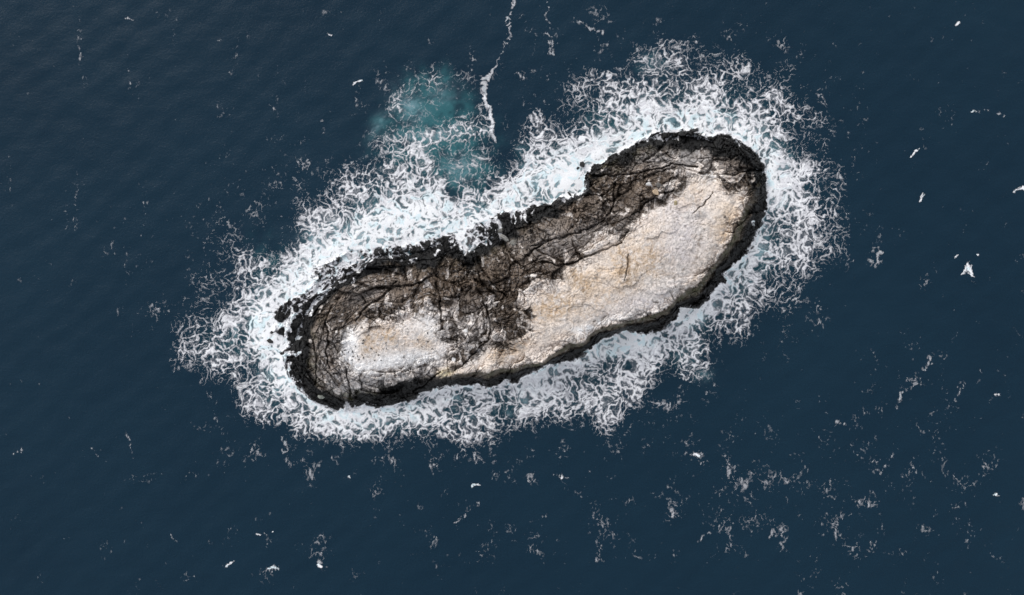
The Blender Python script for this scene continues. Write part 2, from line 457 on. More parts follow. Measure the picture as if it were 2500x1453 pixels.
# stone colours (what the stone itself has: wet black, weathered grey, peat in the joints, guano, ochre stain, green algae), plus shade painted into the rib gullies
def lay(c, col, m):
    return c + (np.array(col, f4) - c) * m[..., None]
def spots(lst):
    m = np.zeros(U.shape, f4)
    for b in lst:
        m = np.maximum(m, blob(U, V, b[:5]) * (b[5] if len(b) > 5 else 1))
    return m
stone = np.zeros(U.shape + (3,), f4) + np.array((0.180, 0.138, 0.106), f4)
stone *= np.clip(0.24 + 0.34 * rnd(id1) + 0.50 * rnd(id2) + 0.72 * rnd(id3) + 0.22 * nz6 + 0.16 * nz2, 0.3, 2)[..., None]
pale = np.clip(spots([(880,940,80,34,0,2.2),(980,920,90,30,-18,2.2),(930,930,70,34,0,2.2),(840,930,30,40,0,1.1),(820,860,25,70,0,.7),(790,880,30,80,0,.6),(1650,385,140,36,0,.8),(1720,400,80,40,0,.6),(1150,780,60,50,0,.7),(1350,600,80,50,-30,.5),
 (1500,540,60,60,0,.4),(900,720,70,40,0,.35),(1270,600,70,50,0,.3),(1420,580,60,40,-30,.5),(1180,850,50,40,0,.6)]) * (0.75 + 0.9 * (rnd(id3) - 0.4) + 0.7 * nz2), 0, 1)
stone = lay(stone, (0.50, 0.47, 0.455), np.clip(pale, 0, 1) * 0.95)
fleck = smooth(0.12, 0.5, fbm(X0 / 0.7 + wc * 0.3, Y0 / 0.7, 131, 3)) * smooth(-0.5, 0.4, fbm(X0 / 5, Y0 / 5, 133, 3))
stone = lay(stone, (0.40, 0.37, 0.35), fleck * 0.95 * (1 - joint_))
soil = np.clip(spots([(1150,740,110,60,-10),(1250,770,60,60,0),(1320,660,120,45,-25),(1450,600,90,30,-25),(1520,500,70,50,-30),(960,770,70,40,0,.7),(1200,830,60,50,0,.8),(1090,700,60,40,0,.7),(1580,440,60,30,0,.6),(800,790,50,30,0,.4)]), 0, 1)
joint_and_gully_shade = np.clip(np.maximum(np.maximum(crack1 * 0.9, crack2 * 0.8), np.maximum(np.maximum(np.maximum(frac * 0.9, frc * 0.9), np.maximum(rift, RIBS * smooth(0.42, 0.2, rib))), crack3 * 0.75)), 0, 1)  # peat in the cracks, and shade painted dark along the rib gullies
stone = lay(stone, (0.052, 0.034, 0.021), np.clip(soil * (0.35 + 0.6 * joint_and_gully_shade + 0.5 * nz2) + 0.70 * joint_and_gully_shade * smooth(-0.3, 0.4, nz2 + nz6), 0, 0.9))
# guano crust
gcol = np.zeros_like(stone) + np.array((0.77, 0.705, 0.655), f4)
gv1 = fbm(X0 / 3.2 + wa, Y0 / 3.2 + wb, 51, 5)
gv2 = fbm(X0 / 1.1 + wc, Y0 / 1.4 + wd, 52, 4)
gcol *= np.clip(0.98 + 0.26 * gv1 + 0.30 * gv2 + 0.34 * fbm(X0 / 0.55, Y0 / 0.55, 56, 3), 0.45, 1.3)[..., None]
grey = smooth(0.05, 0.5, fbm(X0 / 2.6 + wb, Y0 / 2.0 + wa, 57, 5))
gcol = gcol + (np.array((0.36, 0.34, 0.33), f4) - gcol) * (grey * 0.6)[..., None]
tan = smooth(0.08, 0.5, fbm(X0 / 3.0 + wa, Y0 / 2.2 - wb, 58, 5))
gcol = gcol + (np.array((0.54, 0.435, 0.355), f4) - gcol) * (tan * 0.50)[..., None]
cream = np.clip(spots([(1480,680,130,70,-25,.8),(1380,760,90,50,-15,.6),(1560,600,70,50,0,.6),(1770,520,50,90,20),(1740,440,50,35,0),(1700,640,60,60,0,.6),(1240,870,110,28,-15),(1330,840,90,40,-25,.8),(1480,640,100,40,-25,.7),(1600,560,60,60,0,.5),(1100,910,50,20,-15)]) * (0.8 + 0.8 * gv1), 0, 1)
gcol = lay(gcol, (0.72, 0.58, 0.45), cream * 0.85)
ochre = np.clip(spots([(890,840,40,30,0),(935,820,45,25,0,.8),(1035,835,28,28,0,1.1),(1350,750,70,35,-15,.9),(1440,690,50,30,-30,.7),(1410,680,22,40,-20,.8),(1530,650,45,60,0,.9),(1590,630,40,50,0,.8),(1460,740,90,40,-20,.5),(1770,560,20,60,20,.6),(1240,850,60,20,-20,.7),(1690,480,40,30,0,.4),(960,850,80,30,0,.5)]) * (0.75 + 1.3 * gv2 + 0.5 * gv1), 0, 1)
gcol = lay(gcol, (0.48, 0.335, 0.205), np.clip(ochre * 1.1, 0, 1) * 0.85)
lilac = np.clip(spots([(1660,580,50,70,20),(1650,520,70,40,0,.6),(1560,740,100,25,-15,.9),(1330,850,60,25,-20,.5),(1680,620,40,60,30,.8)]) * (0.7 + 1.0 * gv1), 0, 1)
gcol = lay(gcol, (0.50, 0.46, 0.465), lilac * 0.7)
white = np.clip(spots([(850,845,24,55,0,1.7),(1010,885,70,16,-14,1.3),(880,900,50,22,10),(960,885,110,24,-12,1.2),(1050,800,30,40,0,.7),(1600,765,50,12,-15,.7),(1500,780,50,10,-15,.7),(1440,800,11,7,0,1.4),(1462,786,7,6,0,1.3),(1420,806,30,10,0,.8),(1160,860,35,20,-40,.8),(1735,430,30,18,0,.8)]) * (0.95 + 0.8 * gv2), 0, 1)
gcol = lay(gcol, (0.86, 0.835, 0.81), white * 0.95)
specks = smooth(0.30, 0.42, fbm(X0 / 0.5, Y0 / 0.5, 55, 2)) * smooth(0.0, 0.35, gv1 + 0.25)
gcol = lay(gcol, (0.17, 0.13, 0.095), np.clip(specks * 0.5, 0, 1) * (1 - white))
veins = np.clip(np.maximum(rift * 0.9, np.maximum(crack1 * 0.15, frac * 0.25)) * smooth(-0.3, 0.3, nz6 + 0.15) + spots([(1560,660,45,45,0,.5),(1530,655,16,42,0,.6),(1380,700,40,50,0,.4)]) * smooth(0.1, 0.5, gv2), 0, 1)
gcol = lay(gcol, (0.15, 0.125, 0.10), veins * 0.85)
stone = lay(stone, (1, 1, 1), np.zeros(U.shape, f4))
Gm = np.clip(G, 0, 1)
stone = stone * (1 - Gm[..., None]) + gcol * Gm[..., None]
brown = np.zeros(U.shape, f4)
for w_ in ([(1398,664,7),(1408,686,9),(1418,702,9),(1432,722,6)], [(1520,622,4),(1512,655,5),(1515,680,4)], [(1534,620,4),(1533,650,5),(1531,690,4)], [(1640,680,3),(1690,640,4),(1705,600,4),(1720,560,3)], [(1680,705,3),(1700,660,4)]):
    brown = np.maximum(brown, smooth(0.0, 0.6, stroke(uw, vw, w_)))
stone = lay(stone, (0.16, 0.105, 0.062), brown * G * 0.55 * np.clip(0.6 + 1.2 * nz1 + 0.6 * nz2, 0, 1))
sd_tip = blob(U, V, (1085, 912, 20, 10, -20))
stone = lay(stone, (0.62, 0.55, 0.30), sd_tip * G * 0.7)
# wet black rim: everything the waves keep washing, and green algae just above it
TOPR = blob(U, V, (1740, 340, 170, 60, 12)) * 16
rim = smooth(22, 4, d_band - TOPR + nz6 * 16 + nz2 * 8 + (rnd(id2) - 0.5) * 18) * (1 - cliff) + cliff * smooth(0.80, 0.52, t + 0.16 * nz6 + 0.14 * (rnd(id2) - 0.5))
rim = np.clip(rim, 0, 1) * (1 - Gm * 0.9)
tier = cliff * (t < 1) * (1 - rim)
stone = lay(stone, (0.115, 0.110, 0.088), tier * (1 - Gm) * 0.7 * np.clip(0.2 + 1.3 * ridged((X0 * 0.5 + Y0) / 1.1, (X0 - 0.5 * Y0) / 4.0, 190, 3), 0, 1))
algae = np.clip((np.exp(-((d_band - 8) / 22.0) ** 2) * (1 - cliff) * spots([(755,860,40,100,0,1),(900,975,150,30,0,1),(1540,385,90,30,-25,.8),(1480,405,60,30,0,.8),(1000,640,120,30,0,.3),(1250,590,90,30,-25,.4),(1855,460,25,40,0,.9)]) + tier * 0.55) * (0.45 + 1.2 * nz2 + 0.6 * nz6), 0, 1)
stone = lay(stone, (0.060, 0.066, 0.020), algae * (1 - Gm) * 0.75)
damp = smooth(24, 4, d_band + nz6 * 14 + (rnd(id2) - 0.5) * 12) * (1 - cliff) * (1 - Gm)
stone = stone * (1 - 0.62 * damp * (0.55 + 0.45 * rnd(id3)))[..., None]       # splash zone, never quite dry
black = np.zeros_like(stone) + np.array((0.0125, 0.0120, 0.0118), f4)
black *= (0.75 + 0.5 * rnd(id2))[..., None]
stone = stone * (1 - rim[..., None]) + black * rim[..., None]
stone = np.clip(stone, 0.004, 0.9)

XI, YI = place(U, V, Z)
def cell(a):
    return (a[1:, :-1] + a[1:, 1:] + a[:-1, 1:] + a[:-1, :-1]) * 0.25
land = cell(Z) > -1.6
c_g, c_r = cell(Gm) > 0.5, cell(rim) > 0.5
islet = bpy.data.objects.new("rocky_islet", None)
COL.objects.link(islet)
islet.location = (0, 0, 0)
islet["label"] = "long bare rock islet, black at the waterline, white and ochre on top, ringed by surf"
islet["category"] = "islet"
left = cell(U) < 1125
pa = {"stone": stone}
for nm, k, mt, lb in (("shore_ledge", land & c_r & ~c_g, M_WET, "wet black ledge all round the waterline"),
                      ("cracked_rock", land & ~c_r & ~c_g, M_ROCK, "grey brown jointed rock on the upper slope"),
                      ("guano_crust", land & c_g & ~left, M_GUANO, "large cream and lilac guano crust along the cliff edge"),
                      ("guano_crust", land & c_g & left, M_GUANO, "smaller white and ochre guano crust at the low end")):
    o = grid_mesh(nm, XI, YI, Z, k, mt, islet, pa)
    o["label"] = lb

# ------------------------------------------------------------------ surf: density traced from the photograph, lace by noise
SURF = [(1250,350),(1290,290),(1330,250),(1380,200),(1420,165),(1480,180),(1530,160),(1550,115),(1600,95),(1660,105),(1720,105),(1790,110),
 (1850,150),(1920,150),(1970,210),(2000,260),(2030,320),(2055,390),(2065,470),(2070,560),(2070,620),(2010,670),(1960,720),(1900,740),
 (1860,790),(1830,840),(1780,850),(1750,880),(1740,920),(1720,945),(1690,930),(1640,910),(1600,940),(1540,980),(1530,1030),(1500,1070),
 (1430,1050),(1350,1040),(1250,1070),(1150,1095),(1050,1110),(950,1100),(880,1105),(830,1100),(760,1080),(700,1060),(640,1040),
 (590,1010),(560,960),(500,940),(450,900),(425,840),(420,790),(450,720),(440,690),(500,640),(500,580),(535,500),(580,540),(630,490),
 (660,560),(700,520),(720,430),(760,490),(800,410),(860,400),(900,380),(900,330),(930,260),(990,210),(1060,150),(1100,160),(1160,190),
 (1190,260),(1200,300),(1205,360),(1235,400)]
DENSE = [(1000,285,80,22,12,.22),(1110,325,80,20,-8,.18),(1185,290,28,60,0,.2),(960,245,40,40,0,.12),(1060,170,50,22,-20,.15),(1450,985,200,40,-8,.12),(640,1000,80,40,35,.08),(1900,560,60,120,0,.08),(1600,900,120,50,-20,.12),(540,850,80,60,0,.06),(850,590,130,45,-22,.5),(1000,530,120,50,-20,.45),(950,480,90,60,-20,.25),(1150,540,90,35,-25,.5),(1330,440,100,40,-20,.55),(1380,420,60,50,0,.4),(1290,390,50,50,0,.3),(1450,370,60,30,-30,.5),
 (740,680,60,40,-30,.4),(640,790,30,70,0,.5),(690,900,40,60,20,.5),(1500,850,70,25,-15,.6),(1560,840,50,20,-10,.3),(1700,770,60,30,-30,.35),(1820,670,60,30,-45,.3),(1860,600,30,40,0,.25),
 (1840,330,70,25,30,.35),(1895,420,25,70,0,.35),(1700,290,120,30,0,.25),(1650,250,150,50,0,.12),(950,1020,160,35,0,.25),(840,1040,80,40,0,.2),(1250,985,150,25,-10,.2),(1560,300,60,50,-30,.2),(1680,880,30,60,20,.25),(560,850,60,60,0,.05)]
THIN = [(1060,285,75,45,0,.13),(1140,395,60,45,0,.17),(1100,240,50,40,0,.25),(610,590,50,34,0,.10),(560,660,40,40,0,.2),(1105,470,14,18,0,.6),(1180,440,40,30,0,.2),(700,600,30,40,0,.15),(1950,250,60,80,0,.04),
 (2000,600,60,80,0,.03),(1600,930,60,30,0,.15),(690,560,40,60,0,.15),(520,720,60,40,0,.1),(1900,680,60,50,0,.05),(1860,760,40,40,0,.1),(600,540,60,60,0,.15),(1420,1020,60,20,0,.02)]
def surf_density(u, v):
    di, do = sdf(u, v, SHORE), sdf(u, v, SURF)
    dl, dw = np.clip(-di, 0, None), np.clip(do, 0, None)
    tt = dl / (dl + dw + 1e-3)
    D = 0.345 + 0.30 * (1 - tt) ** 1.15 + 0.20 * np.exp(-dl / 12.0)
    for b in DENSE: D = D + blob(u, v, b[:5]) * b[5] * 0.85
    for b in THIN: D = D - blob(u, v, b[:5]) * b[5]
    D = np.where(D > 0.58, 0.58 + (D - 0.58) * 0.58, D)
    big = fbm(u / 130, v / 130, 151, 4)
    D = D * smooth(-62, 42, do + 24 * big) + 0.08 * big * (do > -40)
    return D
FU0, FU1, FV0, FV1 = -220.0, 2720.0, -180.0, 1640.0
D_SURF = Field(FU0, FU1, FV0, FV1, 6, surf_density)
D_OUT = Field(FU0, FU1, FV0, FV1, 6, lambda u, v: sdf(u, v, SURF))

WASH = [[(721,766,8),(706,784,10),(684,795,12),(655,803,16)],[(704,786,5),(703,800,7),(710,808,6)],[(700,800,4),(698,840,5)],[(735,858,3),(728,868,5),(712,860,7),(700,864,10),(688,880,14)],
 [(650,815,22),(690,835,14),(702,845,6)],[(707,885,4),(703,905,5)],[(735,755,3),(728,768,4)],[(762,758,3),(757,768,5)],[(712,750,4),(715,766,6)],
 [(745,713,8),(760,708,6),(775,714,5),(795,709,4),(815,704,4)],[(757,700,16),(785,690,8),(800,680,5)],[(762,668,20),(778,690,6)],[(785,655,22),(800,672,10),(812,680,5)],[(812,640,18),(822,655,8),(818,676,4)],[(840,625,18),(850,640,8),(845,655,5)],[(868,612,16),(878,630,8),(872,662,4)],[(890,650,4),(875,665,6)],[(865,680,5),(860,690,5)],[(830,690,5),(842,684,4)],
 [(900,606,16),(912,622,6),(905,640,4)],[(935,600,12),(940,615,4)],[(1001,640,7),(1014,633,8)],[(1020,590,4),(1030,600,4),(1035,612,3)],[(1048,580,5),(1054,595,4),(1059,606,4)],[(1062,622,5),(1070,614,5)],
 [(1116,580,8),(1122,598,4),(1134,619,4)],[(1128,580,10),(1133,578,6),(1140,596,4),(1147,616,3)],[(1210,520,5),(1211,538,4)],[(1272,508,5),(1273,530,4),(1270,544,3)],[(1279,508,6),(1280,530,4),(1284,542,4)],[(1256,520,3),(1259,546,3)],
 [(1190,545,3),(1192,556,2)],[(1143,566,4),(1148,572,3)],[(1298,520,4),(1303,512,3)],[(1700,325,8),(1698,332,5)],[(1720,322,12),(1716,330,6),(1725,336,4)],[(1840,540,6),(1838,552,3)],[(985,600,10),(988,615,4)],[(960,600,10),(956,618,4)],[(1436,400,5),(1438,420,4)],
 [(1452,868,10),(1470,848,12),(1500,838,12),(1540,832,10)],[(1850,575,6),(1855,585,6)],[(838,1005,8),(846,990,5)],[(1000,990,8),(1010,978,4)],[(1020,970,10),(1060,962,10),(1120,950,10)]]
def wash_density(u, v):
    m = np.zeros(u.shape, f4)
    for w in WASH:
        m = np.maximum(m, smooth(0.0, 0.6, stroke(u, v, w)))
    return m
D_WASH = Field(620, 1910, 280, 1040, 2, wash_density)

# faint foam away from the surf: patches over the open water, denser to the lower right, and wind rows to the left
OPEN = [(2150,1250,420,260,0,.17),(1750,1180,300,150,0,.15),(2250,850,240,220,0,.09),(1300,1330,350,120,0,.11),(700,1330,400,110,0,.10),(400,1120,160,100,0,.06),(2330,250,160,260,0,.06),(1250,120,260,130,0,.07),
 (600,250,70,260,0,.08),(740,330,60,160,0,.10),(300,620,60,160,0,.10),(180,500,40,260,0,.05),(1400,80,120,60,0,.08),(520,90,80,60,0,.05),(2100,640,60,60,0,.10),(640,1110,120,60,0,.13),(1120,1130,260,50,0,.13),(1650,1010,180,70,0,.13),
 (1940,760,70,60,0,.12),(2020,240,60,120,0,.12),(1980,140,70,60,0,.08),(470,580,50,60,0,.08),(450,960,70,60,0,.10),(700,430,60,90,0,.10),(1350,220,60,60,0,.08)]
D_OPEN = Field(FU0, FU1, FV0, FV1, 8, lambda u, v: 0.035 + sum(blob(u, v, b[:5]) * b[5] for b in OPEN))
ROWS = [[(192,20,7),(196,180,8)],[(310,130,8),(318,230,6)],[(578,110,8),(588,300,9),(600,420,8)],[(676,220,8),(668,300,6)],[(738,330,8),(742,400,6)],[(190,450,8),(184,570,8)],[(368,360,6),(350,560,7),(335,660,6)],
 [(300,600,14),(315,690,16)],[(160,500,10),(165,580,8)],[(270,440,6),(280,640,8)],[(1335,10,8),(1345,140,8)],[(420,60,6),(425,110,5)],[(775,80,5),(770,110,6)],[(790,290,6),(786,340,5)],[(505,110,8),(545,95,6)],[(560,180,6),(580,120,7)],
 [(700,1130,14),(690,1060,12)],[(310,1050,6),(325,1120,6)],[(0,1115,4),(60,1100,5)],[(225,1090,4),(260,1130,4)],[(1275,190,10),(1262,180,5)],[(1400,50,12),(1440,70,9),(1470,80,10)],[(2270,880,18),(2255,900,14)],[(1460,1320,14),(1465,1370,16)],[(1140,1240,12),(1170,1230,8),(1110,1275,7)],
 [(2040,1030,12),(2060,1035,8)],[(2180,1110,10),(2150,1150,8)],[(1700,1110,12),(1720,1130,9)],[(2200,960,12),(2190,1000,8)],[(2350,940,9),(2330,970,7)],[(1360,1160,12),(1385,1165,8)],[(850,1165,10),(858,1180,7)],[(1640,1250,16),(1660,1270,8)],[(1730,1300,10),(1700,1330,8)],[(670,1385,11),(655,1395,8)],[(1890,1300,9),(1870,1320,7)],[(2140,640,10),(2150,620,8)],[(2360,655,12),(2365,670,8)],
 [(640,1305,7),(655,1297,5)],[(420,1310,12),(440,1320,6)],[(560,1375,8),(545,1385,6)],[(1420,1170,6),(1440,1150,4)],[(780,1370,8),(800,1390,6)],[(2450,280,6),(2390,270,8)]]
STREAK = [(1262,-60,9),(1255,0,12),(1243,30,8),(1240,60,14),(1243,85,9),(1237,102,17),(1222,135,6),(1208,165,5),(1195,182,8),(1180,200,18),(1182,225,14),(1188,255,13),(1203,290,14),(1200,320,13),(1212,350,9)]
def rows_density(u, v):
    m = np.zeros(u.shape, f4)
    for w in ROWS:
        m = np.maximum(m, smooth(0.0, 0.9, stroke(u, v, w)) * (0.62 if w[0][0] > 800 or w[0][1] > 700 else 0.33))
    return m
D_ROWS = Field(FU0, FU1, FV0, FV1, 3, rows_density)
D_STREAK = Field(1130, 1330, -120, 380, 2, lambda u, v: smooth(0.0, 0.8, stroke(u, v, [(a, b, c * 0.85) for a, b, c in STREAK])))

def sea_height(x, y):
    z = 0.05 * np.sin(x * 0.42 + y * 0.55 + 1.2 * perlin(x / 30, y / 30, 71)) + 0.03 * np.sin(x * -0.7 + y * 0.85 + 2 * perlin(x / 20, y / 20, 72))
    return z + 0.11 * fbm(x / 8, y / 5, 73, 5)

FST = 1.25
def foam_sheet(name, u0, u1, v0, v1, dens, label=None, web_gain=1.0, floor_cover=0.12, seed=0, opacity=1.0, one_piece=False):
    gu, gv = np.arange(u0, u1, FST, dtype=f4), np.arange(v0, v1, FST, dtype=f4)
    U, V = np.meshgrid(gu, gv)
    X, Y = U * f4(PX), V * f4(PX)
    pa_, pb_ = fbm(X / 5, Y / 5, 81 + seed, 4), fbm(X / 5, Y / 5, 82 + seed, 4)
    qa, qb = fbm(X / 1.3, Y / 1.3, 83 + seed, 3), fbm(X / 1.3, Y / 1.3, 84 + seed, 3)
    xx, yy = X + pa_ * 2.3 + qa * 0.12, Y + pb_ * 2.3 + qb * 0.12
    # lace: a web of wide cells whose strands are themselves pierced by smaller cells
    a1 = worley(xx / 2.1, yy / 2.1, 91 + seed)[0]
    a2 = worley(xx / 0.95 + 5, yy / 0.95, 92 + seed)[0]
    a3 = worley(xx / 0.5, yy / 0.5 + 3, 93 + seed)[0]
    patch = fbm(X / 8, Y / 8, 95 + seed, 5) + 0.35 * fbm(X / 17, Y / 17, 96 + seed, 2)
    loc = fbm(X / 2.2, Y / 2.2, 113 + seed, 4)
    D, soft = dens(U, V, X, Y, patch)
    T = (-0.225 + 0.90 * D + patch * 0.26 + loc * 0.09) * web_gain
    c1 = 1 - smooth(T - 0.16, T + 0.20, a1)
    c2 = 1 - smooth(T - 0.04, T + 0.36, a2)
    c3 = 1 - smooth(T + 0.16, T + 0.62, a3)
    fil = (1 - smooth(0.0, 0.11, a2)) * smooth(-0.02, 0.2, T) * 0.5           # bright strands across the holes
    cover = c1 * (0.16 + 0.84 * c2) * (0.45 + 0.55 * c3)
    fil = np.maximum(fil, np.maximum((1 - smooth(0.0, 0.13, a2)) * 0.36, (1 - smooth(0.0, 0.07, a1)) * 0.62) * smooth(-0.26, 0.0, T + 0.2 * loc))
    cover = np.maximum(cover, fil * (0.4 + 0.6 * c3)) * (D > 0.01) * (0.42 + 0.58 * smooth(0.18, 0.56, D + patch * 0.15))
    film = 0.10 * smooth(0.3, 0.75, D + patch * 0.4)
    cover = np.maximum(cover, film * (D > 0.05))
    thick = np.clip(0.55 * smooth(0.15, 0.7, T) + 0.65 * (1 - smooth(0.0, 0.16, a1)) * c2 + 0.35 * (1 - smooth(0, 0.18, a2)) + np.minimum(soft, 0.4), 0, 1)
    cover = np.clip(cover * (0.86 + 0.14 * thick), 0, 1) * opacity
    xw, yw = place(U, V, 0.0)
    zs = sea_height(xw, yw) * 1.0
    zi = np.where((U > 625) & (U < 1905) & (V > 285) & (V < 1035), ISLET_Z(U, V), -9)
    zz = np.maximum(zs, zi) + 0.05 + 0.10 * thick
    xw, yw = place(U, V, zz)
    keep = cell(cover) > floor_cover
    if one_piece:                                        # only the crest itself, not the crumbs around it
        k0 = np.zeros_like(keep); k0[np.unravel_index(np.argmax(cell(cover) * keep), keep.shape)] = True
        while True:
            g = k0.copy()
            g[1:] |= k0[:-1]; g[:-1] |= k0[1:]; g[:, 1:] |= k0[:, :-1]; g[:, :-1] |= k0[:, 1:]
            g &= keep
            if g.sum() == k0.sum(): break
            k0 = g
        keep = k0
    print(name, int(keep.sum()), "faces")
    o = grid_mesh(name, xw, yw, zz, keep, M_FOAM, None, {"cover": cover, "thick": thick, "aqua": np.clip(smooth(0.05, 0.5, fbm(X / 2.4 + pa_, Y / 2.0 + pb_, 117, 3)) * smooth(0.55, 0.85, D + np.minimum(soft, 0.4)) * (1 - 0.6 * fil), 0, 1)})
    o["kind"] = "stuff"
    if label: o["label"] = label
    return o

# milky sheets of churned water and spray where the swell breaks on the rock
SPRAY = [(1000,530,90,40,-20,.8),(900,560,70,40,-22,.8),(1180,525,70,34,-20,.9),(1340,440,90,40,-22,.9),(760,660,50,34,-35,.8),(1640,300,90,22,-5,.55),(1780,300,50,22,25,.6),(1470,850,45,22,-15,1.0),(1540,832,55,18,-8,1.0),(1430,870,30,16,-25,.8),(1690,770,40,22,-30,.9),(1800,665,45,22,-45,.8),(1850,600,22,35,20,.7),(1100,975,60,10,-6,.6),(960,1010,60,16,0,.6),
 (1130,560,40,34,0,1.0),(1040,560,60,22,-10,1.0),(930,580,60,22,-10,.9),(830,600,40,22,-20,.8),(1250,490,60,18,-15,1.0),(1370,450,60,34,-25,1.1),(1470,380,50,18,-35,1.0),(1570,325,50,14,-20,.8),
 (640,800,34,60,10,.9),(690,920,30,40,30,.8),(740,690,30,22,-30,1.0),(1700,305,60,10,0,.6),(1840,345,40,12,45,.9),(1885,430,10,60,0,.9),(790,1010,40,14,25,.6),(680,870,20,30,0,.8)]
D_SPRAY = Field(FU0, FU1, FV0, FV1, 6, lambda u, v: np.max([blob(u, v, b[:5]) * b[5] for b in SPRAY], 0))
def qx(X, Y, k):
    return fbm(X / 2, Y / 2.5, k, 4)
def dens_surf(U, V, X, Y, patch):
    D = D_SURF(U, V)
    box = (U > 625) & (U < 1905) & (V > 285) & (V < 1035)
    di = np.where(box, ISLET_D(U, V), -99)
    uw, vw = U + 5 * fbm(X / 1.5, Y / 1.5, 61, 3), V + 5 * fbm(X / 1.5, Y / 1.5, 62, 3)
    wash = np.where(box, D_WASH(uw, vw), 0)
    low = np.where(box & (di > 0), smooth(0.45, 0.1, ISLET_Z(U, V)), 0) * np.where(di < 60, 1, 0)
    wash = np.maximum(wash, low * 0.85 * (D > 0.2))
    near = smooth(-9, -1, di) * 0.2
    st = np.where((U > 1135) & (U < 1325) & (V > 60) & (V < 375), D_STREAK(U + 6 * qx(X, Y, 66), V + 6 * qx(X, Y, 67)), 0)
    D = np.maximum(D, st * 0.62) * (D_OUT(U, V) > -6)
    D = np.where(di < 0, D + near, np.clip(0.82 - di / 8.0 + 0.5 * patch, 0, 0.85) * (D > 0.1))
    D = np.where(di > 0, np.maximum(np.where(di < 9, D, 0), wash * 0.80), np.maximum(D, wash * 0.85))
    di2 = np.where(box, di, -99)
    sp = np.where(di2 < 2, D_SPRAY(uw, vw), 0)
    st2 = 0.5 + 0.5 * fbm(X / 1.1 + 0.6 * Y, Y / 2.6, 165, 4)
    soft = np.clip(sp * (0.75 + 0.7 * st2) - 0.15, 0, 0.96)
    return D, soft
def dens_open(U, V, X, Y, patch):
    out = D_OUT(U, V)
    away = smooth(0, -14, out)
    clump = fbm(X / 4.5, Y / 6, 64, 4)
    fleck = fbm(X / 0.55, Y / 1.3, 65, 3)
    D = D_OPEN(U, V) * 1.25 + 0.02 + np.maximum(clump, -0.3) * 0.28 + fleck * 0.20 - 0.15
    uw, vw = U + 9 * fbm(X / 2, Y / 2.5, 66, 4), V + 9 * fbm(X / 2, Y / 2.5, 67, 4)
    D = np.maximum(D, D_ROWS(uw, vw) * (0.75 + 0.9 * fleck))
    D = np.clip(D + 0.22 * smooth(-130, -5, out) * (0.5 + 0.8 * clump), 0, 0.75) * away
    box = (U > 1135) & (U < 1325) & (V > -115) & (V < 375)
    D = np.where(box & (D_STREAK(uw, vw) > 0.02), 0, D)
    return np.where(out > -2, 0, D), 0.0
def dens_streak(U, V, X, Y, patch):
    uw, vw = U + 6 * fbm(X / 2, Y / 2.5, 66, 4), V + 6 * fbm(X / 2, Y / 2.5, 67, 4)
    D = D_STREAK(uw, vw)
    return np.where(D_OUT(U, V) > -6, 0, D * 0.66 + (D > 0.02) * 0.03), 0.0

sf = foam_sheet("surf_foam", 380, 2120, 60, 1160, dens_surf, floor_cover=0.07)
ff = foam_sheet("foam_flecks", FU0, FU1, FV0, FV1, dens_open, floor_cover=0.05, opacity=0.47)
fs = foam_sheet("foam_streak", 1140, 1320, -110, 380, dens_streak, opacity=0.62)
for o, lab in ((sf, "white lacy surf foam ringing the whole rock islet"), (ff, "faint scattered foam flecks over the open dark water"), (fs, "thin pale foam streak winding from the top edge into the turquoise water")):
    o["label"], o["category"] = lab, "foam"

# ------------------------------------------------------------------ the sea, one sheet to the horizon
def axis(lo, hi, step, far):
    a = list(np.arange(lo, hi + step, step))
    g, s = a[-1], step
    up = []
    while g < far:
        s *= 1.35; g += s; up.append(g)
    g, s = a[0], step
    dn = []
    while g > -far:
        s *= 1.35; g -= s; dn.append(g)
    return np.array(dn[::-1] + a + up, f4)
sx, sy = axis(-147, 147, 0.4, 9000), axis(-91, 91, 0.4, 9000)
XS, YS = np.meshgrid(sx, sy[::-1])
US, VS = XS / PX + CX, CY - YS / PX
fade = smooth(600, 160, np.hypot(XS, YS))
ZS = sea_height(XS, YS) * fade
TEAL = [(1060,350,140,80,0,.9),(1130,420,80,50,0,1.0),(1060,280,100,75,0,1.0),(1040,220,70,60,-20,.7),(940,305,45,40,-30,.6),(1100,390,90,50,0,.6),(1090,200,40,50,0,.5),(640,590,70,50,-30,.22),(1120,450,60,30,0,.5),(580,850,60,50,0,.3),(660,640,60,50,0,.4),(1590,155,50,40,0,.35),(1715,915,35,25,0,.3),(1480,300,60,60,0,.4),(1500,930,90,40,0,.2)]
teal = np.zeros(XS.shape, f4)
for b in TEAL: teal = np.maximum(teal, blob(US, VS, b[:5]) * b[5])
inr = (US > FU0) & (US < FU1) & (VS > FV0) & (VS < FV1)
Ds = np.where(inr, D_SURF(US, VS), 0)
rag = fbm(XS / 3, YS / 3, 77, 4)
teal = np.clip(0.85 * smooth(0.08, 1.05, teal * (1 + 0.9 * rag)) + smooth(0.35, 0.95, Ds) * 0.45, 0, 1)
milk = np.zeros(XS.shape, f4)
for b in [(922,308,14,38,28,.2),(1050,330,70,14,-5,.35),(1075,230,40,30,0,.15),(1000,260,40,30,40,.3),(1120,410,40,30,0,.25),(1590,155,30,20,0,.12),(1715,915,20,15,0,.12),(780,560,50,30,-30,.2)]:
    milk = np.maximum(milk, blob(US, VS, b[:5]) * b[5])
swirl = smooth(-0.25, 0.5, fbm(XS / 2.2 + 1.5 * rag, YS / 1.2 + 1.5 * rag, 78, 4))
bub = np.clip(smooth(0.60, 1.1, Ds + 0.25 * rag) * 0.7 + milk * (0.35 + 0.65 * swirl), 0, 1)
sea = grid_mesh("sea", XS, YS, ZS, np.ones((XS.shape[0] - 1, XS.shape[1] - 1), bool), M_SEA, None, {"teal": teal, "bubbles": bub})
